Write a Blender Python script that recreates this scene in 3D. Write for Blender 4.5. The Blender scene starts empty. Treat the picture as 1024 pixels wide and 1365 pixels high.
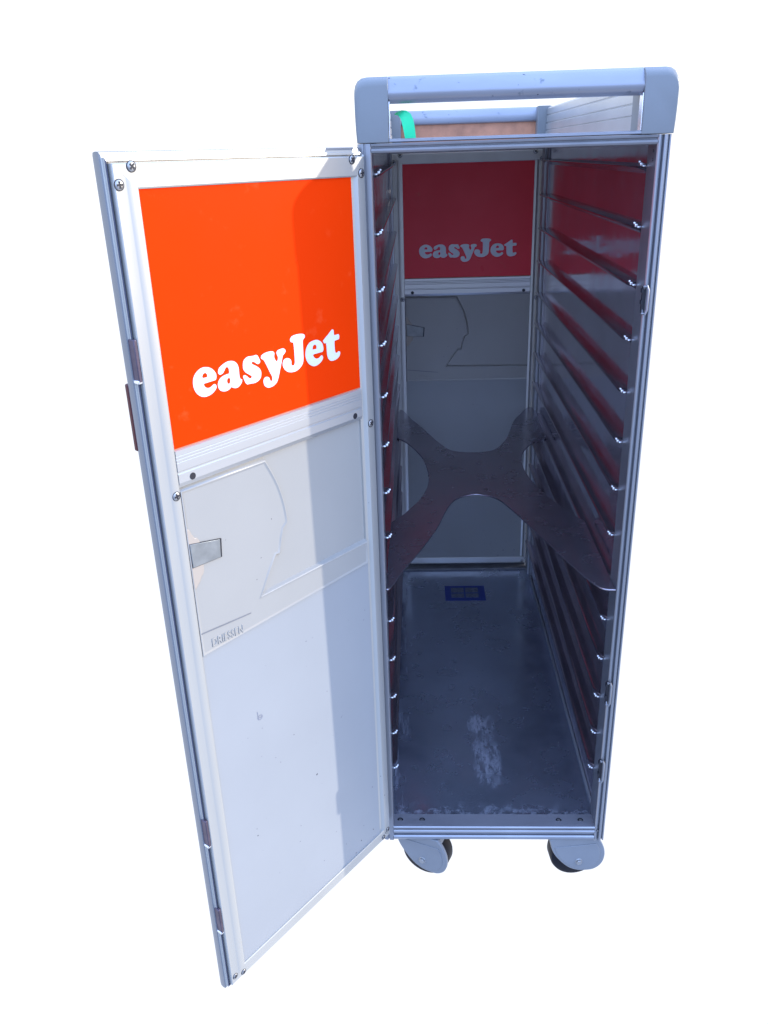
import bpy, bmesh, math, random
from mathutils import Vector, Matrix, geometry
random.seed(7)
sc = bpy.context.scene
CX, CYY, CZ, CY, CP, CR, FPX = .0523039, -.8966008, 1.0187562, -.0474891, .4071437, -.0325246, 1110.3934
X0, Y0, AN, DZ0, TL, LEAN = .0048970, -.0171807, .6407794, .1541944, .0040459, .0064335
UX, UY = -math.sin(AN), -math.cos(AN)
SUN_AZ, SUN_EL, SUN_E = 75.7, 15.3, 3.7
W_WHITE, W_SKY, W_GROUND = (1.04,1.09,1.22), (1.38,1.98,3.5), (.52,.67,1.02)
col = sc.collection
# ------------------------------------------------------------------ materials
def mat(name, base, metallic=0.0, rough=0.5, bump=0.0, bscale=200.0, var=0.0, vscale=8.0,
        streak=None, spec=0.5, coat=0.0, specks=0.0, rvar=0.0, wear=None, aniso=None):
    m = bpy.data.materials.new(name); m.use_nodes = True
    nt = m.node_tree; N = nt.nodes; L = nt.links
    b = N['Principled BSDF']
    b.inputs['Metallic'].default_value = metallic
    b.inputs['Roughness'].default_value = rough
    b.inputs['Specular IOR Level'].default_value = spec
    b.inputs['Coat Weight'].default_value = coat
    b.inputs['Coat Roughness'].default_value = 0.12
    tc = N.new('ShaderNodeTexCoord')
    mp = N.new('ShaderNodeMapping'); L.new(tc.outputs['Object'], mp.inputs['Vector'])
    if streak: mp.inputs['Scale'].default_value = streak
    cur = None
    def mixc(a, bcol, facsock, blend='MIX'):
        x = N.new('ShaderNodeMix'); x.data_type = 'RGBA'; x.blend_type = blend
        if isinstance(a, tuple): x.inputs[6].default_value = (*a, 1)
        else: L.new(a, x.inputs[6])
        x.inputs[7].default_value = (*bcol, 1)
        L.new(facsock, x.inputs[0]); return x.outputs[2]
    def noise(scale, detail=4, vec=None, r=.55):
        n = N.new('ShaderNodeTexNoise'); n.inputs['Scale'].default_value = scale
        n.inputs['Detail'].default_value = detail; n.inputs['Roughness'].default_value = r
        L.new(vec or mp.outputs[0], n.inputs['Vector']); return n.outputs['Fac']
    def ramp(s, lo, hi, a=0.0, bb=1.0):
        r = N.new('ShaderNodeMapRange'); r.inputs[1].default_value = lo; r.inputs[2].default_value = hi
        r.inputs[3].default_value = a; r.inputs[4].default_value = bb; r.clamp = True
        L.new(s, r.inputs[0]); return r.outputs[0]
    c = tuple(base)
    if var > 0:
        f = ramp(noise(vscale), .35, .68)
        dark = tuple(max(0, v*(1-var)) for v in base)
        c = mixc(tuple(min(1, v*(1+var*.5)) for v in base), dark, f)
    if specks > 0:
        f = ramp(noise(170, 1, tc.outputs['Object']), .80-.02*specks, .815-.012*specks)
        c = mixc(c, (.06, .06, .075), f)
    if wear:
        wcol, wscale, lo, hi = wear
        f = ramp(noise(wscale, 6, tc.outputs['Object'], .7), lo, hi)
        c = mixc(c, wcol, f)
    if isinstance(c, tuple): b.inputs['Base Color'].default_value = (*c, 1)
    else: L.new(c, b.inputs['Base Color'])
    if rvar > 0:
        L.new(ramp(noise(vscale*2.3, 5), .3, .7, max(.03, rough-rvar), rough+rvar), b.inputs['Roughness'])
    if bump > 0:
        bp = N.new('ShaderNodeBump'); bp.inputs['Strength'].default_value = 1.0
        bp.inputs['Distance'].default_value = bump
        L.new(noise(bscale, 3), bp.inputs['Height']); L.new(bp.outputs[0], b.inputs['Normal'])
    return m
M = {}
M['frame']   = mat('brushed_aluminium_frame', (.49,.48,.445), .5, .36, .00006, 60, .06, 10, streak=(1,1,.15), specks=.3, rvar=.06)
M['rail']    = mat('ribbed_aluminium_rail', (.49,.485,.47), .55, .32, .00005, 120, .08, 8, streak=(.06,1,1.5))
M['post']    = mat('anodised_post', (.33,.34,.37), .75, .34, .00004, 90, .10, 12, streak=(1,1,.1), rvar=.07, specks=.3)
M['inpost']  = mat('inner_post_aluminium', (.42,.43,.45), .6, .42, .00004, 90, .12, 12, streak=(1,1,.1), rvar=.07)
M['bar']     = mat('scuffed_handle_bar', (.31,.32,.355), .6, .38, .00015, 90, .10, 30, streak=(.25,1,1), specks=1.6, wear=((.17,.19,.22), 60, .62, .68))
M['cap']     = mat('grey_plastic_cap', (.185,.195,.20), 0, .42, .00008, 500, .06, 14, specks=.4)
M['orange']  = mat('orange_laminate', (.90,.041,.0010), 0, .34, .00004, 30, .03, 6, spec=.03, rvar=.05, wear=((.95,.09,.02), 30, .60, .80))
M['orange_shaded'] = mat('shade_tinted_orange_laminate', (1.0,.062,.085), 0, .34, .00005, 30, .05, 6, spec=.18, rvar=.08, wear=((.85,.12,.10), 22, .62, .78))  # crimson copy of the orange laminate, with the interior's shade put into the colour
M['white']   = mat('white_vinyl', (.78,.78,.79), 0, .4)
M['plastic'] = mat('pale_grey_moulding', (.345,.328,.295), 0, .34, .00003, 700, .03, 9, specks=.2, spec=.6)
M['beige']   = mat('beige_escutcheon', (.42,.35,.28), 0, .45)
M['latch']   = mat('worn_grey_latch', (.25,.255,.245), .3, .4, .00008, 150, .2, 60)
M['panel']   = mat('pale_blue_laminate', (.325,.328,.325), .0, .42, .0006, 5, .04, 5, specks=.55, rvar=.08)
M['outer']   = mat('outer_shell', (.5,.51,.53), .4, .4, .0002, 20, .08, 10)
M['wall']    = mat('inner_wall_aluminium', (.72,.68,.77), .94, .13, .0005, 9, .12, 9, rvar=.07)
M['runner']  = mat('runner_aluminium', (.40,.34,.38), .94, .17, .00004, 25, .1, 9, rvar=.04)
M['shelf']   = mat('shelf_metal', (.38,.345,.39), .9, .26, .00005, 12, .06, 12, rvar=.03)
M['edge']    = mat('anodised_door_edge', (.24,.255,.28), .6, .35, .00004, 60, .1, 20, streak=(1,1,.1))
M['sill'] = mat('scuffed_sill_top', (.26,.26,.29), .35, .45, .0001, 60, .15, 30, streak=(.3,1,1))
M['groove'] = mat('edge_gasket', (.06,.065,.10), 0, .5)
M['red'] = mat('dark_red_plastic', (.07,.008,.010), 0, .35)
M['clip']    = mat('bright_clip', (.85,.86,.9), .9, .2)
M['screw']   = mat('screw_steel', (.42,.42,.42), .85, .35)
M['dark']    = mat('dark_recess', (.012,.012,.018), 0, .6)
M['slot']    = mat('latch_slot', (.10,.075,.10), .4, .4, 0, 100, .3, 80)
M['seal']    = mat('grey_seal', (.21,.21,.22), .2, .5, .0001, 60, .15, 20)
M['tyre']    = mat('black_rubber', (.006,.007,.012), 0, .5, spec=.2)
M['housing'] = mat('caster_grey_plastic', (.20,.21,.225), 0, .4, .00008, 300, .08, 20, specks=.5)
M['tape']    = mat('green_tape', (.03,.80,.36), 0, .5, .0006, 30, .12, 40)
M['brown']   = mat('brown_matte', (.50,.22,.12), 0, .6, .0002, 60, .25, 40)
M['pencil']  = mat('pencil_line', (.13,.14,.20), 0, .6)
M['lblue']   = mat('label_blue', (.02,.05,.30), 0, .4)
M['lgrey']   = mat('label_grey', (.16,.19,.25), 0, .5, var=.5, vscale=220)
# worn floor: dark grey-blue sheet, pale scuffs along the front edge and in the middle
def floor_mat():
    m = mat('worn_floor_sheet', (.42,.46,.56), .85, .24, .00005, 40, .12, 7, rvar=.1)
    nt = m.node_tree; N = nt.nodes; L = nt.links; b = N['Principled BSDF']
    src = b.inputs['Base Color'].links[0].from_socket
    tc = N.new('ShaderNodeTexCoord'); sp = N.new('ShaderNodeSeparateXYZ'); L.new(tc.outputs['Object'], sp.inputs[0])
    def mth(op, a, b_=None, c_=None):
        n = N.new('ShaderNodeMath'); n.operation = op
        for i, v in enumerate((a, b_, c_)):
            if v is None: continue
            if isinstance(v, (int, float)): n.inputs[i].default_value = v
            else: L.new(v, n.inputs[i])
        return n.outputs[0]
    def noise(s, sc3=(1,1,1), d=6, r=.7):
        mp = N.new('ShaderNodeMapping'); mp.inputs['Scale'].default_value = sc3; L.new(tc.outputs['Object'], mp.inputs[0])
        n = N.new('ShaderNodeTexNoise'); n.inputs['Scale'].default_value = s; n.inputs['Detail'].default_value = d
        n.inputs['Roughness'].default_value = r; L.new(mp.outputs[0], n.inputs['Vector']); return n.outputs['Fac']
    X, Y = sp.outputs[0], sp.outputs[1]
    def blob(cx, cy, rx, ry):
        dx = mth('DIVIDE', mth('SUBTRACT', X, cx), rx); dy = mth('DIVIDE', mth('SUBTRACT', Y, cy), ry)
        d = mth('ADD', mth('POWER', mth('ABSOLUTE', dx), 3), mth('POWER', mth('ABSOLUTE', dy), 3))
        return mth('MAXIMUM', mth('SUBTRACT', 1.0, d), 0.0)
    g = mth('ADD', blob(-.001,-.165,.024,.026), mth('MULTIPLY', blob(0.002,-.250,.024,.070), .55))
    n1 = noise(120, (1, .25, 1), 10, .85)
    s1 = mth('MULTIPLY', g, mth('MULTIPLY', mth('MAXIMUM', mth('SUBTRACT', n1, .47), 0), 14.0))
    edge = mth('MAXIMUM', mth('SUBTRACT', 1.0, mth('DIVIDE', mth('ADD', Y, .375), .035)), 0)
    s2 = mth('MULTIPLY', mth('POWER', mth('MINIMUM', edge, 1.0), 2), mth('MULTIPLY', mth('MAXIMUM', mth('SUBTRACT', noise(60), .47), 0), 8.0))
    sl = mth('MAXIMUM', mth('SUBTRACT', 1.0, mth('DIVIDE', mth('ADD', X, .142), .03)), 0)
    s3 = mth('MULTIPLY', mth('MINIMUM', sl, 1.0), mth('MULTIPLY', mth('MAXIMUM', mth('SUBTRACT', noise(110, (1, .08, 1)), .53), 0), 6.0))
    s4 = mth('MULTIPLY', mth('MAXIMUM', mth('SUBTRACT', noise(190, d=2), .70), 0), 9.0)
    s = mth('MINIMUM', mth('ADD', mth('ADD', s1, s2), mth('ADD', s3, s4)), .85)
    x = N.new('ShaderNodeMix'); x.data_type = 'RGBA'; L.new(src, x.inputs[6]); x.inputs[7].default_value = (.27,.27,.31,1)
    L.new(s, x.inputs[0]); L.new(x.outputs[2], b.inputs['Base Color'])
    L.new(mth('MULTIPLY', mth('SUBTRACT', 1.0, s), .85), b.inputs['Metallic'])
    return m
M['floor'] = floor_mat()
# ------------------------------------------------------------------ helpers
BASE = Vector((.1485, .40, .047))          # trolley base; part coordinates below are written from the front left corner
def link(name, me, m, parent, local=True, bevel=0, seg=3, smooth=True, ang=32):
    ob = bpy.data.objects.new(name, me); col.objects.link(ob)
    for mm in (m if isinstance(m, (list, tuple)) else [m]): me.materials.append(mm)
    if parent: ob.parent = parent
    if bevel:
        bv = ob.modifiers.new('bevel', 'BEVEL'); bv.width = bevel; bv.segments = seg
        bv.limit_method = 'ANGLE'; bv.angle_limit = math.radians(35); bv.harden_normals = False
    if smooth:
        for p in me.polygons: p.use_smooth = True
        try: me.set_sharp_from_angle(angle=math.radians(ang))
        except Exception: pass
    return ob
def bm_mesh(bm, name='mesh'):
    bmesh.ops.recalc_face_normals(bm, faces=bm.faces[:])
    me = bpy.data.meshes.new(name); bm.to_mesh(me); bm.free(); return me
def off(parent):
    return BASE if parent is ROOT or (parent and parent.get('_base')) else Vector((0,0,0))
def box(bm, x0, x1, y0, y1, z0, z1):
    vs = [bm.verts.new((x, y, z)) for x in (x0, x1) for y in (y0, y1) for z in (z0, z1)]
    for f in ((0,1,3,2),(4,6,7,5),(0,4,5,1),(2,3,7,6),(0,2,6,4),(1,5,7,3)): bm.faces.new([vs[i] for i in f])
def prism(bm, poly, a, b, axis, holes=()):
    """polygon (u,v) swept from a to b along axis; u,v are the two other axes in xyz order"""
    def P(u, v, w):
        return {'x': (w,u,v), 'y': (u,w,v), 'z': (u,v,w)}[axis]
    if not holes:
        A = [bm.verts.new(P(u,v,a)) for u,v in poly]; B = [bm.verts.new(P(u,v,b)) for u,v in poly]
        bm.faces.new(A); bm.faces.new(B[::-1]); n = len(poly)
        for i in range(n): bm.faces.new((A[i], A[(i+1)%n], B[(i+1)%n], B[i]))
        return
    loops = [list(poly)] + [list(h) for h in holes]
    tris = geometry.tessellate_polygon([[Vector((u,v,0)) for u,v in l] for l in loops])
    fl = [p for l in loops for p in l]
    A = [bm.verts.new(P(u,v,a)) for u,v in fl]; B = [bm.verts.new(P(u,v,b)) for u,v in fl]
    for t in tris:
        bm.faces.new([A[i] for i in t]); bm.faces.new([B[i] for i in reversed(t)])
    k = 0
    for l in loops:
        n = len(l)
        for i in range(n):
            i0, i1 = k+i, k+(i+1)%n
            bm.faces.new((A[i0], A[i1], B[i1], B[i0]))
        k += n
def smooth_loop(pts, n=4):
    """closed Catmull-Rom through pts; a point with a third value stays a corner"""
    out = []; N_ = len(pts)
    P = [Vector(p[:2]) for p in pts]; C = [len(p) > 2 and bool(p[2]) for p in pts]
    for i in range(N_):
        p1, p2 = P[i], P[(i+1)%N_]
        p0 = P[i-1] if not C[i] else p1-(p2-p1)*.5
        p3 = P[(i+2)%N_] if not C[(i+1)%N_] else p2+(p2-p1)*.5
        for k in range(n):
            t = k/n
            q = .5*((2*p1)+(p2-p0)*t+(2*p0-5*p1+4*p2-p3)*t*t+(3*p1-p0-3*p2+p3)*t**3)
            out.append((q.x, q.y))
    return out
def local(me, parent):
    o = off(parent)
    if o.length: me.transform(Matrix.Translation(-o))
    return me
def part(name, bm, m, parent, **kw):
    return link(name, local(bm_mesh(bm, name), parent), m, parent, **kw)
def bpart(name, m, parent, *dims, **kw):
    bm = bmesh.new()
    for i in range(0, len(dims), 6): box(bm, *dims[i:i+6])
    return part(name, bm, m, parent, **kw)
def ppart(name, m, parent, poly, a, b, axis, holes=(), **kw):
    bm = bmesh.new(); prism(bm, poly, a, b, axis, holes); return part(name, bm, m, parent, **kw)
def mirror(poly): return [(.297-u, v) for u, v in reversed(poly)]
LETTERS = [
    ([(0.2221,0.6975),(0.2181,0.6959),(0.2146,0.6929),(0.2127,0.6896),(0.2127,0.6865),(0.2138,0.6844,1),(0.2205,0.6842),(0.2274,0.684,1),(0.2273,0.6826),(0.226,0.6805),(0.2232,0.6792),(0.2206,0.6793),(0.2181,0.6803),(0.216,0.6812),(0.2144,0.6803),(0.2137,0.6783),(0.2147,0.6764),(0.2181,0.674),(0.2223,0.6726),(0.2269,0.6722),(0.2313,0.6734),(0.2354,0.6764),(0.2379,0.6806),(0.2388,0.6849),(0.2384,0.6889),(0.2367,0.6926),(0.2336,0.6955),(0.2295,0.6975),(0.2256,0.698)],
     [(0.2279,0.689,1),(0.2281,0.6908),(0.2267,0.6925),(0.2244,0.6929),(0.2227,0.6914),(0.2225,0.6896),(0.2231,0.6887,1)]),
    ([(0.2101,0.6912),(0.2084,0.694),(0.204,0.6962),(0.1991,0.6976),(0.1943,0.6975),(0.1903,0.6961),(0.1876,0.6935),(0.1863,0.69),(0.1862,0.6857),(0.1862,0.6819),(0.1855,0.6794,1),(0.1837,0.6786,1),(0.1837,0.6766),(0.1857,0.6743),(0.1888,0.6725),(0.1923,0.6723),(0.195,0.6732),(0.1968,0.6744,1),(0.1984,0.6733),(0.2014,0.6722),(0.2055,0.6722),(0.2094,0.6737),(0.2114,0.6762),(0.2119,0.6795),(0.2108,0.6824),(0.2084,0.6848),(0.2048,0.6861),(0.2006,0.6867),(0.1979,0.6868,1),(0.1975,0.6886),(0.1978,0.6913),(0.1991,0.6929),(0.2008,0.6929),(0.2024,0.6912),(0.204,0.6894),(0.2059,0.6882),(0.2083,0.6879),(0.2098,0.689)],
     [(0.1995,0.683),(0.1975,0.6825),(0.1973,0.68),(0.1981,0.6781),(0.1995,0.6777),(0.2009,0.6789),(0.2012,0.6808),(0.2004,0.6826)]),
    ([(0.1638,0.6971),(0.1621,0.6961),(0.1606,0.6933),(0.1595,0.6904),(0.1608,0.6887),(0.1631,0.6885),(0.1654,0.69),(0.1678,0.6916),(0.1697,0.6916),(0.1703,0.6906),(0.1688,0.6892),(0.1651,0.6871),(0.1617,0.6845),(0.1597,0.6814),(0.1596,0.6783),(0.1607,0.6752),(0.164,0.6729),(0.1685,0.6719),(0.1732,0.6723),(0.1779,0.6725,1),(0.1798,0.6747),(0.1811,0.6779),(0.1818,0.6808),(0.1806,0.6816),(0.1789,0.6813),(0.1769,0.6797),(0.1747,0.6777),(0.1726,0.6772),(0.1715,0.6783),(0.1723,0.6796),(0.1753,0.6816),(0.1788,0.6842),(0.1806,0.687),(0.1809,0.6903),(0.18,0.6939),(0.1775,0.6963),(0.1738,0.6974),(0.1696,0.6971),(0.1667,0.6969),(0.1649,0.6972)],
     []),
    ([(0.1579,0.6944),(0.1559,0.6959),(0.152,0.6969),(0.1468,0.697),(0.1431,0.6965),(0.141,0.6951),(0.141,0.6931),(0.1415,0.691),(0.1406,0.6883),(0.1386,0.6862),(0.1372,0.6871),(0.1366,0.6898),(0.1375,0.6922),(0.138,0.6942),(0.1367,0.6959),(0.1331,0.6967),(0.1292,0.6967),(0.1267,0.6954),(0.1261,0.6934),(0.1279,0.6915),(0.13,0.6902),(0.1312,0.6876),(0.1327,0.6834),(0.1344,0.6793),(0.1366,0.6741),(0.1387,0.6694),(0.1414,0.666),(0.1455,0.6641),(0.1502,0.6636),(0.1538,0.6645),(0.1566,0.6668),(0.1576,0.6701),(0.1569,0.673),(0.1545,0.6744),(0.1515,0.674),(0.1498,0.6724),(0.1488,0.6699),(0.1473,0.6691),(0.1461,0.6705),(0.1463,0.6733),(0.1481,0.677),(0.1502,0.6814),(0.1526,0.6863),(0.1544,0.6897),(0.1561,0.6914),(0.1578,0.6925)],
     []),
    ([(0.1188,0.7035),(0.1167,0.7057),(0.1126,0.7065),(0.1068,0.7065),(0.1014,0.7057),(0.0988,0.7042),(0.0989,0.7019),(0.1011,0.7004),(0.102,0.6986),(0.1023,0.6933),(0.1025,0.6869),(0.1029,0.6811),(0.1045,0.6769),(0.1085,0.6738),(0.1137,0.6719),(0.1196,0.6719),(0.1249,0.6733),(0.129,0.6764),(0.131,0.6803),(0.1305,0.684),(0.1283,0.6862),(0.1247,0.6866),(0.1213,0.6853),(0.1195,0.6828),(0.1197,0.6796),(0.1185,0.6782),(0.1164,0.678),(0.115,0.6796),(0.1145,0.684),(0.1144,0.6904),(0.1145,0.6955),(0.1148,0.699),(0.1156,0.7001,1),(0.1177,0.7006),(0.1189,0.702)],
     []),
    ([(0.0842,0.6968),(0.0791,0.6954),(0.0751,0.6922),(0.0736,0.688),(0.0739,0.6845),(0.0755,0.6834,1),(0.0822,0.6834),(0.0887,0.6833,1),(0.0886,0.6816),(0.0864,0.6792),(0.0837,0.6782),(0.0803,0.6784),(0.0772,0.6801),(0.0754,0.6794),(0.0749,0.6773),(0.0768,0.6747),(0.0814,0.6723),(0.0863,0.6714),(0.0905,0.6721),(0.0954,0.6751),(0.0985,0.6796),(0.0995,0.6844),(0.0985,0.6894),(0.0958,0.6934),(0.0913,0.6961)],
     [(0.0891,0.6881,1),(0.0888,0.6905),(0.087,0.6923),(0.0847,0.6923),(0.0832,0.6904),(0.0834,0.6885),(0.0842,0.6879,1)]),
    ([(0.059,0.7029),(0.0571,0.7021,1),(0.0569,0.6996),(0.0566,0.6966,1),(0.0501,0.6968,1),(0.049,0.6949),(0.0496,0.6917,1),(0.0566,0.6911,1),(0.0569,0.6877),(0.0567,0.6823),(0.056,0.6791),(0.0537,0.6785),(0.0511,0.6795),(0.0492,0.6785),(0.0492,0.6761),(0.0516,0.6735),(0.0558,0.672),(0.0608,0.6716),(0.0647,0.6727),(0.0674,0.6756),(0.0685,0.6804),(0.0686,0.6858),(0.0689,0.691,1),(0.0718,0.6913,1),(0.0733,0.6939),(0.0715,0.6952),(0.0653,0.699),(0.0611,0.7019)],
     []),
]
# ------------------------------------------------------------------ the trolley
ROOT = bpy.data.objects.new('catering_trolley', None); col.objects.link(ROOT)
ROOT.location = (BASE.x, BASE.y, 0)
ROOT['label'] = 'tall narrow aluminium aircraft catering trolley, orange and grey front door swung open, empty runners inside'
ROOT['category'] = 'catering trolley'
def based(o): o['_base'] = 1; return o
ZT, ZB, D, ZF = 1.0275, .127, .803, .1457

# --- screws: a shallow domed head with a dark cross
def screw_mesh(r=.0037):
    bm = bmesh.new(); n = 20; rings = [(r, .00035), (r*.86, .0008), (r*.45, .0011)]
    R = [[bm.verts.new((q*math.cos(2*math.pi*i/n), q*math.sin(2*math.pi*i/n), z)) for i in range(n)] for q, z in rings]
    for a, b in zip(R, R[1:]):
        for i in range(n): bm.faces.new((a[i], a[(i+1)%n], b[(i+1)%n], b[i]))
    bm.faces.new(R[-1])
    k = len(bm.faces)
    w, l = r*.20, r*.70
    cr = [(-w,-l),(w,-l),(w,-w),(l,-w),(l,w),(w,w),(w,l),(-w,l),(-w,w),(-l,w),(-l,-w),(-w,-w)]
    prism(bm, cr, .0009, .00135, 'z')
    prism(bm, [(r*1.17*math.cos(2*math.pi*i/24), r*1.17*math.sin(2*math.pi*i/24)) for i in range(24)], -.0003, .0003, 'z')
    bm.faces.ensure_lookup_table()
    for f in bm.faces[k:]: f.material_index = 1
    me = bm_mesh(bm, 'screw'); me.materials.append(M['screw']); me.materials.append(M['dark'])
    for p in me.polygons: p.use_smooth = p.material_index == 0
    return me
SCREW = screw_mesh(); SCREW_BIG = screw_mesh(.0044)
def dark_screw_mesh():
    bm = bmesh.new(); n = 20
    R = [[bm.verts.new((q*math.cos(2*math.pi*i/n), q*math.sin(2*math.pi*i/n), z)) for i in range(n)] for q, z in [(.0042, 0), (.0042, .0003), (.0034, .0004)]]
    for a, b in zip(R, R[1:]):
        for i in range(n): bm.faces.new((a[i], a[(i+1)%n], b[(i+1)%n], b[i]))
    bm.faces.new(R[-1]); k = len(bm.faces); bm.faces.ensure_lookup_table()
    for f in bm.faces: f.material_index = 1
    ring = [(.0020*math.cos(2*math.pi*i/14), .0020*math.sin(2*math.pi*i/14)) for i in range(14)]
    prism(bm, ring, .0004, .0008, 'z')
    bm.faces.ensure_lookup_table()
    me = bm_mesh(bm, 'countersunk_screw'); me.materials.append(M['screw']); me.materials.append(M['dark']); return me
DSCREW = dark_screw_mesh()
def screw(parent, loc, normal, me=None, spin=None):
    o = bpy.data.objects.new('screw', me or SCREW); col.objects.link(o); o.parent = parent
    o.location = Vector(loc) - off(parent)
    o.rotation_mode = 'QUATERNION'
    q = Vector(normal).to_track_quat('Z', 'Y')
    from mathutils import Quaternion
    o.rotation_quaternion = q @ Quaternion((0,0,1), random.uniform(0, 1.6) if spin is None else spin)
    return o

# --- shell
roof = bpart('roof_panel', M['outer'], ROOT, .000, .298, .012, .79, 1.0215, ZT-.0004)
base = bpart('base_panel', M['outer'], ROOT, .000, .298, .020, .79, ZB+.0006, .1440)
floor = based(bpart('floor_panel', M['floor'], ROOT, .0028, .2942, .0262, .788, .1444, ZF, smooth=False))
bpart('floor_flange', M['inpost'], floor, .0030, .0055, .030, .786, ZF-.0006, .1525, bevel=.001)
bpart('floor_flange', M['inpost'], floor, .2915, .2940, .030, .786, ZF-.0006, .1525, bevel=.001)
# stuck label on the floor: blue ends, grey printed middle with a few cells
lab = bmesh.new()
x0, x1, y0, y1 = .1030, .1880, .648, .712
box(lab, x0, x1, y0, y1, ZF+.0002, ZF+.0005)
for f in lab.faces: f.material_index = 0
k = len(lab.faces)
for a, b, c, d in ((.013,.0405,.034,.055),(.0435,.071,.034,.055),(.013,.0405,.012,.030),(.0435,.071,.012,.030)):
    box(lab, x0+a, x0+b, y0+c, y0+d, ZF+.0005, ZF+.0007)
lab.faces.ensure_lookup_table()
for f in lab.faces[k:]: f.material_index = 1
part('floor_label', lab, [M['lblue'], M['lgrey']], floor, smooth=False)

# --- front frame: ribbed posts and bottom rail
post_prof = [(.2882,.0005),(.2892,-.0006),(.2910,-.0006),(.2916,.0004),(.2918,.0036),(.2932,.0036),(.2936,.0006),
             (.2944,-.0012),(.2958,-.0017),(.2972,-.0012),(.2980,.0006),(.2983,.0034),(.2993,.0034),(.2998,.0008),
             (.3010,.0002),(.3020,.0016),(.3024,.006),(.3024,.030),(.2990,.034),(.2882,.034)]
posts = {}
left_prof = [(-.0052,.030),(-.0052,.004),(-.0040,.0010),(-.0010,.0),(.0010,.0),(.0014,.0022),(.0026,.0022),(.0030,-.0002),(.0078,-.0006),(.0088,.0005),(.0088,.034),(-.0020,.034)]
for side, prof in (('r', post_prof), ('l', left_prof)):
    posts[side] = based(ppart('front_post', M['post'], ROOT, prof, ZB, ZT-.0004, 'z', bevel=0, ang=20))
for side in 'rl':
    pr = [(u, .8005-v) for u, v in reversed(post_prof)]
    if side == 'l': pr = mirror(pr)
    pr = [(u + (0 if side == 'r' else 0), min(v, .8005)) for u, v in pr]
    based(ppart('rear_post', M['inpost'], ROOT, pr, ZB, ZT-.0004, 'z', ang=20))
xl, xr = .0086, .2884
rail_prof = [(.0020,.127),(.0002,.1282),(-.0010,.1300),(-.0004,.1330),(.0014,.1345),(.0040,.1350),(.0040,.1388),(.0010,.1394),
             (-.0006,.1405),(-.0010,.1432),(.0000,.1452),(.0024,.1462),(.0024,.1474),(-.0004,.1482),(-.0006,.1500),(.0006,.1512),
             (.0255,.1500),(.0255,.1444),(.0300,.1440),(.0300,.127)]
sill = based(ppart('bottom_rail', [M['post'], M['sill']], ROOT, rail_prof, xl, xr, 'x', ang=20))
for p in sill.data.polygons:
    if p.normal.z > .9 and p.area > .004: p.material_index = 1
for x in (.018, .0489, .2405, .2708):
    screw(sill, (x, .0135, .1510-.0007), (0,-.045,1), DSCREW)
screw(posts['r'], (.2862+.006, -.0012, .146), (0,-1,0), DSCREW).scale = (.45,.45,.6)
head_prof = [(.000,1.0271),(-.001,1.0262),(-.0006,1.0247),(.0015,1.0240),(.0015,1.0233),(-.0002,1.0222),(-.0008,1.0205),(.0000,1.0188),(.0025,1.0180),(.0125,1.0180),(.0125,1.0210),(.0125,1.0271)]
header = based(ppart('top_rail', M['seal'], ROOT, head_prof, xl, xr, 'x', ang=25))
bpart('rear_header', M['inpost'], ROOT, xl, xr, .770, .7995, 1.0160, 1.0210, bevel=.001)
bpart('rear_sill', M['seal'], ROOT, xl, xr, .7885, .8225, .1270, .1500, bevel=.0006)
bpart('rear_light_block', M['outer'], ROOT, -.0045, .3015, .8245, .8275, .127, 1.027, smooth=False)  # unseen sheet added behind the rear door to stop light leaking in
# latch keepers on the right post
def keeper(z0, z1):
    # dark backing plate with a bright upright loop standing proud of it
    bm = bmesh.new(); x = .2893; h = z1-z0
    r = .0014; n = 10
    path = [(x-.0012, .0010, z0+.004), (x-.0018,-.0035, z0+.001), (x+.0006,-.0042, z0), (x+.0022,-.0046, z0+.004), (x+.0022,-.0046, z1-.004),
            (x+.0006,-.0042, z1), (x-.0018,-.0035, z1-.001), (x-.0012,.0010, z1-.004)]
    prev = None
    for i, p in enumerate(path):
        p = Vector(p); a = Vector(path[max(0,i-1)]); b = Vector(path[min(len(path)-1,i+1)]); t = (b-a).normalized()
        u = t.cross(Vector((0,0,1)) if abs(t.z) < .9 else Vector((1,0,0))).normalized(); w = t.cross(u)
        ref = Vector((1,0,0)); u = (ref-ref.dot(t)*t).normalized(); w = t.cross(u)
        ring = [bm.verts.new(p+(u*math.cos(2*math.pi*k/n)*r+w*math.sin(2*math.pi*k/n)*r*1.2)) for k in range(n)]
        if prev:
            for k in range(n): bm.faces.new((prev[k], prev[(k+1)%n], ring[(k+1)%n], ring[k]))
        else: bm.faces.new(ring)
        prev = ring
    bm.faces.new(prev)
    kb = len(bm.faces)
    box(bm, x-.0030, x+.0008, -.0013, .002, z0+.001, z1-.001)
    box(bm, x-.0042, x-.0022, -.0030, .002, z1-.007, z1-.003)
    box(bm, x-.0042, x-.0022, -.0030, .002, z0+.010, z0+.014)
    bm.faces.ensure_lookup_table()
    for f in bm.faces[kb:]: f.material_index = 1
    part('latch_keeper', bm, [M['post'], M['dark']], posts['r'])
for z0, z1 in ((.8551,.8840),(.3584,.3930),(.2336,.2690)): keeper(z0, z1)
for z in (1.0125, 1.0045): screw(posts['r'], (.2880, .012, z), (-1,0,0), DSCREW).scale = (.35,.35,.6)

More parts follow.
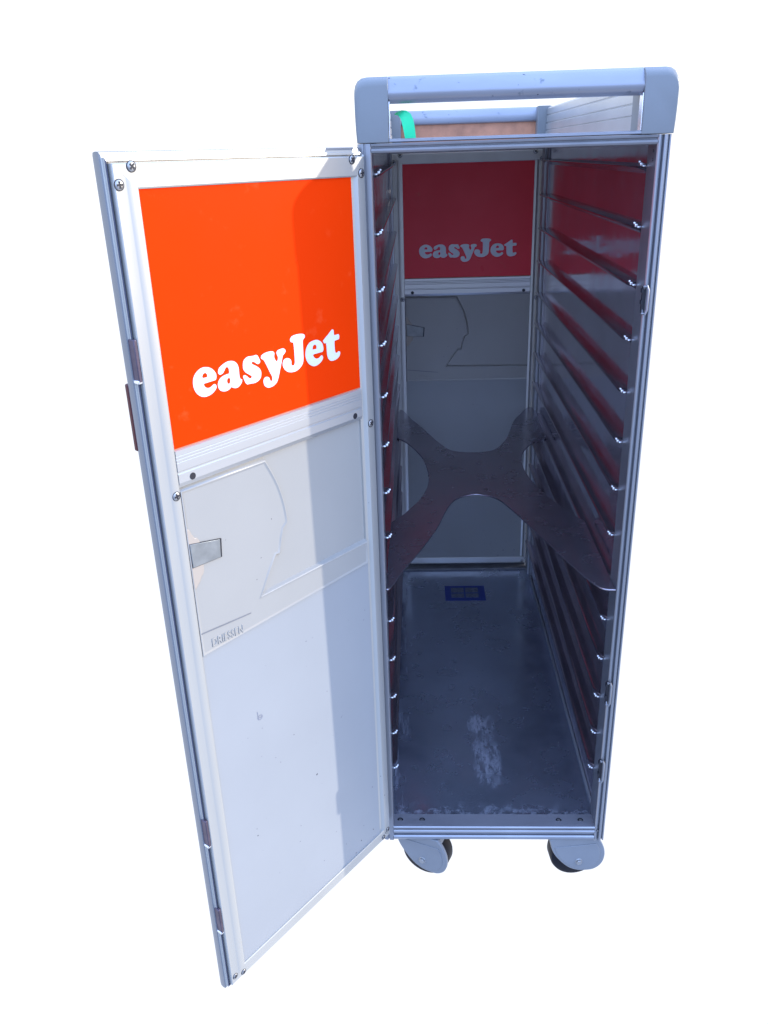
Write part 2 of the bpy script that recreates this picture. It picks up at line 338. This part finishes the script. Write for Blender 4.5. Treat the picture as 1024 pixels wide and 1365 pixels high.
# --- side walls with their runners
PITCH = .0595
def runner(side, zt, wall):
    bm = bmesh.new(); ya, yb, W = .0345, .786, .0125
    st = []
    for t in (0, .1, .25, .45, .7, 1): st.append((ya+.020*t, math.sin(t*math.pi/2)))
    st += [(.2,1),(.4,1),(.6,1)]
    for t in (1, .7, .45, .25, .1, 0): st.append((yb-.014*t, math.sin(t*math.pi/2)))
    rows = []
    for y, s in st:
        w = max(.0006, W*s)
        pr = [(-.0003, .0008), (w*.80, .0), (w*.96,-.0006), (w,-.0018), (w*.95,-.0034), (w*.75,-.0042), (w*.35,-.0060), (.0004,-.0090), (-.0003,-.0094)]
        rows.append([bm.verts.new(((.0025+u) if side == 'l' else (.2945-u), y, zt+v)) for u, v in pr])
    for a, b in zip(rows, rows[1:]):
        for i in range(len(a)-1): bm.faces.new((a[i], a[i+1], b[i+1], b[i]))
    bm.faces.new(rows[0]); bm.faces.new(rows[-1])
    return part('shelf_runner', bm, M['runner'], wall, ang=50)
def clip(side, zt, wall):
    bm = bmesh.new(); f = (lambda x: .297-x) if side == 'l' else (lambda x: x)
    a, b = sorted((f(.2812), f(.2848))); box(bm, a, b, .0335, .0375, zt-.0010, zt+.0025)
    a, b = sorted((f(.2798), f(.2828))); box(bm, a, b, .0345, .0385, zt+.0018, zt+.0044)
    a, b = sorted((f(.2840), f(.2880))); box(bm, a, b, .0338, .0368, zt-.0022, zt+.0002)
    return part('runner_clip', bm, M['clip'], wall, bevel=.0011)
for side in 'rl':
    if side == 'r': wall = bpart('side_wall', M['wall'], ROOT, .2945, .3018, .0335, .770, .1442, 1.0213, smooth=False)
    else: wall = bpart('side_wall', M['wall'], ROOT, -.0048, .0025, .0335, .770, .1442, 1.0213, smooth=False)
    based(wall)
    if side == 'r': bpart('wall_trim', M['inpost'], wall, .2922, .2946, .744, .769, .1540, 1.0180, bevel=.0008)
    else: bpart('wall_trim', M['inpost'], wall, .0024, .0048, .744, .769, .1540, 1.0180, bevel=.0008)
    for k in range(14):
        zt = 1.0065-PITCH*k-.0070
        runner(side, zt, wall)
        if k != 8: clip(side, zt, wall)

# --- doors (local x = from hinge to free edge, local y = out of the inner face, local z = up)
W_, H_ = .2907, .8637
def member(name, door, prof, which, wl, wr, el=1, er=1):
    """mitred frame member: prof is (w,n) with w measured in from the outer edge; wl/wr scale the mitre at the two ends"""
    bm = bmesh.new(); A = []; B = []
    for w, n in prof:
        a, b = (w*wl, w*wr) if w > 0 else (w*el, w*er)
        g = .00012
        if which == 'free':   p, q = (W_-w, n, a+g), (W_-w, n, H_-b-g)
        if which == 'hinge':  p, q = (w, n, a+g), (w, n, H_-b-g)
        if which == 'top':    p, q = (a+g, n, H_-w), (W_-b-g, n, H_-w)
        if which == 'bottom': p, q = (a+g, n, w), (W_-b-g, n, w)
        A.append(bm.verts.new(p)); B.append(bm.verts.new(q))
    bm.faces.new(A); bm.faces.new(B[::-1]); k = len(A)
    for i in range(k):
        f = bm.faces.new((A[i], A[(i+1)%k], B[(i+1)%k], B[i]))
        if which != 'hinge' and 1 < i < 7: f.material_index = 1
        if which in ('free', 'bottom') and i in (9, 10, 11): f.material_index = 2
    return part(name, bm, [M['frame'], M['edge'], M['groove']], door, ang=24)
def build_door():
    door = bpart('door', M['outer'], ROOT, .003, W_-.003, -.0172, -.0078, .003, H_-.003)
    F, T, Hn, Bt = .0224, .0200, .0130, .0165
    back = -.018
    edge = [(-.0002,-.0030),(.0016,-.0034),(.0016,-.0006)]                     # dark groove next to the face
    def outer(w, e=.0038): # outer edge: rounded side, bright ridge, groove, then the face
        return [(w, back+.004),(.003,back),(.0006,back),(-e*.6,back+.0014),(-e*.92,back+.004),(-e,back+.0075),(-e*.9,-.0072),(-e*.6,-.0068),(-e*.35,-.0064),(-e*.3,-.0040),(.0000,-.0036),
                (.0002,-.0062),(.0014,-.0062),(.0016,-.0006),(.0024,.0)]
    def old(w):
        return [(w, back+.004),(.003,back),(.0006,back),(-.0016,back+.0016),(-.0026,back+.005),(-.0026,back+.0085),(-.0016,-.0068),(-.0008,-.0064),(-.0010,-.0040),(-.0004,-.0033),
                (.0010,-.0033),(.0012,-.0008),(.0020,.0)]
    member('door_frame', door, outer(F)+[(F*.52,.0),(F*.56,.0003),(F-.0016,.0003),(F,-.0003),(F,-.0077)], 'free', Bt/F, T/F, 1, .0068/.0038)
    member('door_frame', door, outer(T, .0068)+[(T-.0012,.0),(T,-.0006),(T,-.0077)], 'top', Hn/T, F/T, 0, .0038/.0068)
    member('door_frame', door, [(Hn+.007,-.0077),(Hn,back+.004),(.003,back),(.0006,back),(.0,back+.002),(.0,-.002),(.001,-.0002),(.002,0),(.0115,0),(.0130,-.0012),(.0150,-.0034),(.0192,-.0038),(.0200,-.0030),(.0203,-.0077)], 'hinge', Bt/(Hn+.007), T/(Hn+.007))
    member('door_frame', door, outer(Bt)+[(Bt-.001,.0),(Bt,-.0006),(Bt,-.0077)], 'bottom', Hn/Bt, F/Bt, 0, 1)
    # orange panel and the lower laminate panel
    bpart('orange_panel', M['orange'], door, .0196, .2690, -.0076, -.0020, .6345, .8442, smooth=False)
    bpart('lower_panel', M['panel'], door, .0196, .2690, -.0076, -.0020, .0160, .4262, smooth=False)
    bm = bmesh.new()
    for o, h in LETTERS:
        prism(bm, smooth_loop(o), -.0019, -.0016, 'y', [smooth_loop(h)] if h else ())
    lt = part('lettering', bm, M['white'], door, smooth=False)
    # ribbed cross rail with two holes
    rp = [(-.0076,.6340),(-.0010,.6340),(.0003,.6334),(.0003,.6290),(-.0001,.6285),(.0003,.6280),(.0003,.6262),(-.0001,.6257),(.0003,.6252),(.0003,.6234),(-.0001,.6229),(.0003,.6224),
          (.0003,.6150),(-.0004,.6142),(-.0004,.6130),(.0003,.6122),(.0003,.6040),(-.0004,.6022),(-.0012,.6000),(-.0076,.5990)]
    rail = ppart('cross_rail', M['rail'], door, rp, .0205, .2680, 'x', ang=10)
    for s, z in ((.2530,.6068),(.0325,.6066)):
        ring = [(s+.0032*math.cos(2*math.pi*i/18), z+.0032*math.sin(2*math.pi*i/18)) for i in range(18)]
        ppart('rail_hole', M['dark'], door, ring, .0002, .0006, 'y', smooth=False)
    # gap of brown sealant under the orange panel
    bpart('sealant_line', M['brown'], door, .0205, .2680, -.0040, -.0014, .6338, .6349, smooth=False)
    # moulding: dished sheet + raised plateau (with the latch) that runs on as the bottom band
    bpart('latch_moulding', M['plastic'], door, .0200, .2682, -.0077, -.0050, .4262, .5992, smooth=False)
    pl_ = [(.2672,.4264),(.2672,.5962),(.1656,.5950)]
    arc = [(.1656,.5950),(.1632,.5902),(.1605,.5850),(.1572,.5787),(.1540,.5720),(.1510,.5647),(.1485,.5570),(.1463,.5490),(.1445,.5407),(.1433,.5315),(.1424,.5226)]
    pl_ += arc[1:] + [(.1494,.5176),(.1530,.5070),(.1566,.4926),(.1628,.4934),(.1745,.4760),(.1873,.4561),(.0200,.4536),(.0200,.4264)]
    bm = bmesh.new()
    # walls sloping from the dish up to the plateau: offset the outline outwards at the lower level
    n = len(pl_); c = [Vector(p) for p in pl_]
    area = sum(c[i].x*c[(i+1)%n].y-c[(i+1)%n].x*c[i].y for i in range(n))
    sg = 1 if area > 0 else -1
    dirs = []
    for i in range(n):
        e1 = (c[i]-c[i-1]).normalized(); e2 = (c[(i+1)%n]-c[i]).normalized()
        n1 = Vector((e1.y,-e1.x))*sg; n2 = Vector((e2.y,-e2.x))*sg
        v = (n1+n2); v = v/max(.6, v.length_squared/2) if v.length > .01 else n1
        dirs.append(v)
    T_ = -.0014; rings = []
    for o_, z_ in ((-.0034,T_),(-.0020,T_),(-.0012,T_+.0007),(-.0003,T_+.0009),(.0005,T_+.0002),(.0014,T_-.0014),(.0024,T_-.0032),(.0030,-.0051)):
        rings.append([bm.verts.new((min(.2681,max(.0200,(c[i]+dirs[i]*o_).x)), z_, max(.4264,(c[i]+dirs[i]*o_).y))) for i in range(n)])
    for t in geometry.tessellate_polygon([[Vector((v.co.x,v.co.z,0)) for v in rings[0]]]):
        bm.faces.new([rings[0][i] for i in t])
    for A_, B_ in zip(rings, rings[1:]):
        for i in range(n):
            bm.faces.new((A_[i], A_[(i+1)%n], B_[(i+1)%n], B_[i]))
    plate = part('latch_plate', bm, M['plastic'], door, bevel=0, ang=60)
    # shadow gap along the latch side and the groove under the plateau
    bpart('plate_gap', M['dark'], door, .2673, .2681, -.0048, -.0008, .4266, .5960, smooth=False)
    g = [(.2655,.4512),(.2655,.4500),(.2300,.4464),(.2120,.4447),(.2030,.4440),(.2026,.4449),(.2120,.4459),(.2300,.4477)]
    ppart('plate_groove', M['seal'], door, g, -.0013, -.0009, 'y', smooth=False)
    ppart('plate_groove', M['seal'], door, [(.1494,.5176),(.1500,.5182),(.1430,.5231),(.1424,.5226)], -.0013, -.0010, 'y', smooth=False)
    # escutcheon and latch tab
    es = [(.2668,.5600),(.2640,.5585),(.2618,.5530),(.2588,.5482),(.2572,.5484),(.2545,.5440),(.2532,.5385),(.2530,.5200),(.2536,.5130),(.2552,.5098),(.2566,.5096),(.2590,.5050),(.2650,.4990),(.2668,.4990)]
    ppart('escutcheon', M['beige'], door, smooth_loop([p+(1,) for p in es], 1), -.0030, -.0004, 'y', bevel=.0005, seg=2)
    ppart('latch_hole', M['dark'], door, [(.2660,.5450),(.2295,.5372),(.2310,.5188),(.2660,.5206)], -.0020, -.0002, 'y', smooth=False)
    ppart('latch_tab', M['latch'], door, [(.2660,.5446),(.2315,.5372),(.2328,.5192),(.2655,.5210)], -.0010, .0004, 'y', bevel=.0004, seg=2)
    # embossed maker's name
    cu = bpy.data.curves.new('name', 'FONT'); cu.body = 'DRIESSEN'; cu.size = .0128; cu.extrude = .00035; cu.bevel_depth = .00012; cu.offset = .0001; cu.resolution_u = 3
    cu.space_character = 1.05
    to = bpy.data.objects.new('t', cu); col.objects.link(to); bpy.context.view_layer.update()
    me = bpy.data.meshes.new_from_object(to.evaluated_get(bpy.context.evaluated_depsgraph_get()))
    bpy.data.objects.remove(to)
    xs = [v.co.x for v in me.vertices]; ys = [v.co.y for v in me.vertices]
    sx = .0395/(max(xs)-min(xs)); sy = .0090/(max(ys)-min(ys))
    for v in me.vertices:
        u, w, n_ = (v.co.x-min(xs))*sx, (v.co.y-min(ys))*sy, v.co.z
        v.co = (.2543-u, -.0012+n_, .4310+w-u*.07)
    me.flip_normals()
    link('embossed_name', me, M['plastic'], door, smooth=False)
    # pencilled 6
    bm = bmesh.new(); pts = []
    for i in range(15): t = i/14; pts.append((.2085-.0005*math.sin(t*3), .3265-.0085*t+.001))
    for i in range(22):
        t = math.radians(190+i*17); pts.append((.2053+.0032*math.cos(math.pi-t+math.pi), .3188+.0026*math.sin(t)))
    for i in range(len(pts)-1):
        a, b = Vector(pts[i]), Vector(pts[i+1]); t = (b-a)
        if t.length < 1e-6: continue
        nn = Vector((-t.y, t.x)).normalized()*.0003
        vs = [bm.verts.new((p.x, -.0018-.000001*i, p.y)) for p in (a+nn, b+nn, b-nn, a-nn)]
        bm.faces.new(vs)
    part('pencil_mark', bm, M['pencil'], door, smooth=False)
    for s, z in ((.2722,.8597),(.2852,.8472),(.0194,.8592),(.0062,.8467),(.2730,.5940),(.0070,.5920),(.2836,.0110),(.2716,.0058),(.0150,.0062),(.0055,.0130)):
        o = screw(door, (s, .0002, z), (0,1,0))
        if z < .1: o.scale = (.8,.8,.8)
    # slots in the free edge that take the keepers
    for a, b in ((.6990,.7335),(.2090,.2430),(.0860,.1200)):
        bm = bmesh.new(); box(bm, .2898, .2931, -.0085, .0003, a, b)
        part('edge_slot', bm, M['slot'], door, bevel=.0008, seg=2)
        bm = bmesh.new(); box(bm, .2896, .2936, -.0093, .0000, a-.0014, a+.0016)
        part('slot_lip', bm, M['clip'], door, bevel=.0006, seg=2)
    bpart('maroon_edge_tab', M['red'], door, .2870, .2943, -.0200, -.0150, .6380, .6960, bevel=.0015)  # small dark red tab on the outer free edge
    return door
a_ = Vector((UX*math.cos(TL), UY*math.cos(TL), math.sin(TL))); b_ = Vector((LEAN*UY, -LEAN*UX, 1.0))
b_ = (b_ - b_.dot(a_)*a_).normalized(); n_ = b_.cross(a_)
door = build_door()
def place(d, O, a, n, b):
    m = Matrix(((a.x,n.x,b.x,O.x),(a.y,n.y,b.y,O.y),(a.z,n.z,b.z,O.z),(0,0,0,1)))
    d.matrix_local = m
# the door mesh was shifted to the trolley base by bpart: shift it back into door space
door.data.transform(Matrix.Translation(BASE))
place(door, Vector((X0, Y0, DZ0))-BASE, a_, n_, b_)
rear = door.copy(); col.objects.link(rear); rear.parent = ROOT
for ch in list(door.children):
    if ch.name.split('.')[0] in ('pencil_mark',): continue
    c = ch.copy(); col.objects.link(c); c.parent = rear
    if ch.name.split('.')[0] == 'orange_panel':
        c.data = ch.data.copy(); c.data.materials[0] = M['orange_shaded']; c.name = 'shade_tinted_panel'
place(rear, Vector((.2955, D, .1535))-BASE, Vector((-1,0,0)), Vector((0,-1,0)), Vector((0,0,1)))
door['label'] = 'open front door with orange upper panel, hinged on the left'
rear['label'] = 'closed rear door seen through the trolley, orange upper panel tinted crimson for the interior shade'
# --- top handle: front and rear bars, plastic corner caps, side rails
bar = [(.0000,1.0705),(.0018,1.0668),(.0065,1.0625),(.0200,1.0625),(.0245,1.0650),(.0260,1.0700),(.0250,1.0790),(.0215,1.0845),(.0165,1.0868),(.0120,1.0862),(.0075,1.0832),(.0035,1.0780),(.0010,1.0735)]
hb = based(ppart('handle_bar', M['bar'], ROOT, bar, .0262, .2716, 'x', ang=50))
hb2 = ppart('handle_bar', M['bar'], ROOT, [(.800-u, v) for u, v in reversed(bar)], .0262, .2716, 'x', ang=50)
def cap(sx, front):
    X = (lambda x: x) if sx < 0 else (lambda x: .2980-x)
    prof = [(.0265,1.0276),(-.0052,1.0276),(-.0060,1.0400),(-.0064,1.0550),(-.0064,1.0755),(-.0054,1.0800),(-.0030,1.0838),(.0008,1.0862),(.0060,1.0871),(.0265,1.0872)]
    bm = bmesh.new()
    st = [(-.0045,.0), (-.0030,.0), (.012,.0), (.026,.0), (.046,.0)]
    rows = []
    cx, cz = .012, 1.055
    for y, q in ((-.0012,.14),(-.0002,.05),(.003,.012),(.008,0),(.046,0)):
        r = []
        for u, v in prof:
            uu = u+(cx-u)*q*.45 if u < .02 else u
            vv = v-(v-1.0276)*q*.42 if v > 1.05 else v
            # the top of the cap rolls back from the front
            if v > 1.07: vv -= max(0, .0050-(y+.0012)*.45)*1.25
            r.append(bm.verts.new((X(uu), y if front else .803-y, vv)))
        rows.append(r)
    for a, b in zip(rows, rows[1:]):
        for i in range(len(a)): j = (i+1) % len(a); bm.faces.new((a[i], a[j], b[j], b[i]))
    bm.faces.new(rows[0]); bm.faces.new(rows[-1])
    return part('handle_end_cap', bm, M['cap'], ROOT, bevel=.0012, ang=40)
for front in (True, False):
    for sx in (-1, 1): cap(sx, front)
sill_top = [(.0005,1.0277),(-.0008,1.0284),(-.0008,1.0302),(.0004,1.0310),(.0200,1.0310),(.0200,1.0277)]
ppart('handle_sill', M['bar'], ROOT, sill_top, .0268, .2716, 'x', ang=40)
bpart('cap_trim', M['clip'], ROOT, .0268, .0278, .000, .012, 1.0311, 1.0640, bevel=.0003)
bpart('cap_trim', M['clip'], ROOT, .2703, .2714, .000, .012, 1.0311, 1.0640, bevel=.0003)
srail = [(.3020,1.0277),(.3020,1.0780),(.3000,1.0830),(.2960,1.0845),(.2900,1.0840),(.2878,1.0815),(.2878,1.0725),(.2890,1.0718),(.2890,1.0712),(.2874,1.0700),(.2874,1.0600),(.2888,1.0592),(.2888,1.0586),
         (.2868,1.0574),(.2868,1.0480),(.2880,1.0474),(.2880,1.0468),(.2860,1.0460),(.2860,1.0277)]
for pr in (srail, [(u, v) for u, v in mirror(srail)]):
    ppart('side_rail', M['rail'], ROOT, pr, .0465, .7565, 'y', ang=20)
bpart('rear_upright', M['rail'], ROOT, .2716, .2855, .7700, .7900, 1.0277, 1.0600, bevel=.001)
bpart('rear_upright', M['rail'], ROOT, .0165, .0262, .7700, .7900, 1.0277, 1.0600, bevel=.001)
bpart('rear_gap_strip', M['brown'], ROOT, .0262, .2716, .7830, .7860, 1.0277, 1.0640)  # added strip standing in for the brown background beyond the open rear gap
# --- green tape stuck in the left of the handle window
outer = [(.0315,1.0538,.030),(.0345,1.0556,.024),(.0390,1.0568,.019),(.0440,1.0562,.016),(.0480,1.0535,.015),(.0507,1.0480,.015),(.0522,1.0400,.016),(.0530,1.0312,.018)]
inner = [(.0325,1.0530,.030),(.0345,1.0528,.024),(.0362,1.0515,.019),(.0378,1.0495,.016),(.0390,1.0465,.015),(.0400,1.0420,.015),(.0410,1.0370,.016),(.0420,1.0312,.018)]
bm = bmesh.new(); rows = []
for o, i in zip(outer, inner):
    rows.append([bm.verts.new((p[0], p[2]+dy, p[1])) for p, dy in ((o,0),(i,0),(i,.0005),(o,.0005))])
for a, b in zip(rows, rows[1:]):
    for k in range(4): bm.faces.new((a[k], a[(k+1)%4], b[(k+1)%4], b[k]))
bm.faces.new(rows[0]); bm.faces.new(rows[-1])
part('green_tape', bm, M['tape'], ROOT, ang=70)

# --- casters
HO = [(-.0440,.0435,1),(-.0400,.0260),(-.0355,.0150),(-.0285,.0045),(-.0200,-.0055),(-.0110,-.0130),(.0000,-.0178),(.0110,-.0190),(.0220,-.0180),(.0310,-.0120),(.0360,-.0030),(.0375,.0090),(.0355,.0215),(.0300,.0340),(.0230,.0435,1)]
def caster(x, y, yaw, flip=False):
    R = Matrix.Rotation(yaw, 4, 'Z'); fl = -1 if flip else 1
    def addp(bm): 
        me = bm_mesh(bm, 'caster')
        return me
    ho = smooth_loop(HO, 3)
    bm = bmesh.new()
    prism(bm, ho, -.0035, .0025, 'y'); prism(bm, [(u*.55, v*.55+.015) for u, v in ho], .0372, .0400, 'y')
    prism(bm, [(u, v) for u, v in ((-.040,.0300),(.026,.0300),(.024,.0433),(-.042,.0433))], .0030, .0350, 'y')
    me = addp(bm)
    body = link('caster', me, M['housing'], ROOT, bevel=.0022, seg=3)
    body.matrix_local = Matrix.Translation(Vector((x, y, .0835))-BASE) @ R
    # raised rim on the cover
    rim = [(u*.84-.001, v*.84+.002) for u, v in ho if v < .036]
    bm = bmesh.new(); prism(bm, [(u, v) for u, v in rim], -.0044, -.0030, 'y')
    link('caster_cover', addp(bm), M['housing'], body, bevel=.0012)
    # wheel: tyre with rounded shoulders
    bm = bmesh.new(); n = 48; r0 = .0352; cz = -.0013
    prof = [(.0060,.010),(.0060,r0-.006),(.0085,r0-.0015),(.0120,r0),(.0300,r0),(.0335,r0-.0015),(.0360,r0-.006),(.0360,.010)]
    rr = [[bm.verts.new((r*math.cos(2*math.pi*i/n)-.002, yy, cz+r*math.sin(2*math.pi*i/n))) for i in range(n)] for yy, r in prof]
    for a, b in zip(rr, rr[1:]):
        for i in range(n): bm.faces.new((a[i], a[(i+1)%n], b[(i+1)%n], b[i]))
    bm.faces.new(rr[0]); bm.faces.new(rr[-1])
    link('wheel', addp(bm), M['tyre'], body)
    bm = bmesh.new(); prism(bm, [(.0040*math.cos(math.pi/3*i), .0040*math.sin(math.pi/3*i)) for i in range(6)], -.0075, -.0040, 'y')
    prism(bm, [(.0050*math.cos(math.pi/10*i), .0050*math.sin(math.pi/10*i)) for i in range(20)], -.0048, -.0040, 'y')
    link('axle_bolt', addp(bm), M['screw'], body, bevel=.0004, seg=2)
    return body
caster(.2705, .0085, math.radians(6)); caster(.0500, .0095, math.radians(-24))
caster(.2600, .7400, math.radians(4)); caster(.0450, .7400, math.radians(-8))

# ------------------------------------------------------------------ the loose cross-shaped shelf, resting on the ninth pair of runners
SZ = 1.0065-PITCH*8-.0070 - BASE.z + .0004
so = [(.0090,.0050,1),(.0150,.0110),(.0300,.0560),(.0540,.1180),(.0760,.1850),(.0930,.2550),(.1080,.2920),(.1310,.3090),(.1500,.3075),(.1720,.2880),(.1900,.2420),(.2080,.1850),(.2300,.1150),(.2500,.0500),(.2690,.0050),(.2870,-.0015,1),
      (.2872,.1500),(.2872,.2040,1),(.2760,.2250),(.2560,.2740),(.2400,.3300),(.2290,.3900),(.2265,.4500),(.2330,.4950),(.2480,.5350),(.2660,.5620),(.2872,.5800,1),
      (.2872,.6900),(.2872,.7800,1),(.2760,.7800),(.2560,.7350),(.2390,.6900),(.2260,.6350),(.2130,.5800),(.1930,.5310),(.1750,.5120),(.1462,.5072),(.1200,.5130),(.1043,.5270),(.0880,.5650),(.0720,.6130),(.0538,.6690),(.0350,.7220),(.0200,.7750),(.0120,.7800,1),
      (.0105,.6900),(.0105,.5960,1),(.0290,.5660),(.0476,.5160),(.0600,.4650),(.0662,.3980),(.0640,.3450),(.0519,.2930),(.0400,.2640),(.0271,.2350),(.0105,.2080,1),(.0090,.1000)]
bm = bmesh.new(); prism(bm, smooth_loop(so, 4), 0, .0022, 'z', )
me = bm_mesh(bm, 'cross_shelf'); me.transform(Matrix.Translation((-.1485, -.40, 0)))
shelf = link('cross_shaped_shelf', me, M['shelf'], None, bevel=.0007, seg=2)
shelf.location = (.1485, .40, SZ)
shelf['label'] = 'dark X-shaped metal shelf lying on the runners halfway up inside the trolley'
shelf['category'] = 'shelf'
ROOT.pop('_base', None)
for o in bpy.data.objects:
    if '_base' in o: del o['_base']

# ------------------------------------------------------------------ light: low sun from the right, slightly behind; overexposed white surroundings
az, el = math.radians(SUN_AZ), math.radians(SUN_EL)
sv = Vector((math.cos(el)*math.sin(az), math.cos(el)*math.cos(az), math.sin(el)))
sl = bpy.data.lights.new('sun', 'SUN'); sl.energy = SUN_E; sl.angle = math.radians(.5); sl.color = (1, .95, .86)
so_ = bpy.data.objects.new('sun', sl); col.objects.link(so_); so_.rotation_euler = sv.to_track_quat('Z', 'Y').to_euler(); so_.location = (2, .5, 2)
w = bpy.data.worlds.new('World'); sc.world = w; w.use_nodes = True
nt = w.node_tree; N = nt.nodes; L = nt.links
bg = N['Background']; out = N['World Output']
sky = N.new('ShaderNodeTexSky'); sky.sky_type = 'NISHITA'; sky.sun_disc = False; sky.sun_elevation = el; sky.sun_rotation = az
L.new(sky.outputs[0], bg.inputs[0]); bg.inputs[1].default_value = .05
tc = N.new('ShaderNodeTexCoord'); sp = N.new('ShaderNodeSeparateXYZ'); L.new(tc.outputs['Generated'], sp.inputs[0])
def mr(s, a, b, c=0., d=1.):
    r = N.new('ShaderNodeMapRange'); r.interpolation_type = 'SMOOTHSTEP'
    for i, v in enumerate((a, b, c, d)): r.inputs[i+1].default_value = v
    L.new(s, r.inputs[0]); return r.outputs[0]
def mx(a, b, f):
    x = N.new('ShaderNodeMix'); x.data_type = 'RGBA'
    for s, v in ((6, a), (7, b)):
        if isinstance(v, tuple): x.inputs[s].default_value = (*v, 1)
        else: L.new(v, x.inputs[s])
    L.new(f, x.inputs[0]); return x.outputs[2]
behind = mx(W_GROUND, W_SKY, mr(sp.outputs[2], -.05, .25))
ahead = mx(W_WHITE, W_SKY, mr(sp.outputs[2], .42, .75))
wc = mx(ahead, behind, mr(sp.outputs[1], -.05, -.45))
bg2 = N.new('ShaderNodeBackground'); L.new(wc, bg2.inputs[0]); bg2.inputs[1].default_value = 1.0
ad = N.new('ShaderNodeAddShader'); L.new(bg.outputs[0], ad.inputs[0]); L.new(bg2.outputs[0], ad.inputs[1]); L.new(ad.outputs[0], out.inputs[0])

# ------------------------------------------------------------------ camera
cam = bpy.data.cameras.new('camera'); co = bpy.data.objects.new('camera', cam); col.objects.link(co)
ya, pi_, ro = CY, CP, CR
fw = Vector((math.sin(ya)*math.cos(pi_), math.cos(ya)*math.cos(pi_), -math.sin(pi_)))
r = Vector((math.cos(ya), -math.sin(ya), 0)); u = r.cross(fw)
r2 = r*math.cos(ro)+u*math.sin(ro); u2 = -r*math.sin(ro)+u*math.cos(ro)
co.matrix_world = Matrix(((r2.x,u2.x,-fw.x,CX),(r2.y,u2.y,-fw.y,CYY),(r2.z,u2.z,-fw.z,CZ-BASE.z),(0,0,0,1)))
cam.sensor_fit = 'VERTICAL'; cam.sensor_height = 36; cam.sensor_width = 27; cam.lens = FPX/1365*36
cam.clip_start = .02; cam.clip_end = 200
sc.camera = co
sc.view_settings.view_transform = 'Standard'; sc.view_settings.look = 'None'; sc.view_settings.gamma = 1; sc.view_settings.exposure = 0
sc.view_settings.use_curve_mapping = False
sc.cycles.use_adaptive_sampling = False; sc.cycles.blur_glossy = 1.0; sc.cycles.sample_clamp_indirect = 4
sc.cycles.max_bounces = 14; sc.cycles.glossy_bounces = 8; sc.cycles.diffuse_bounces = 8
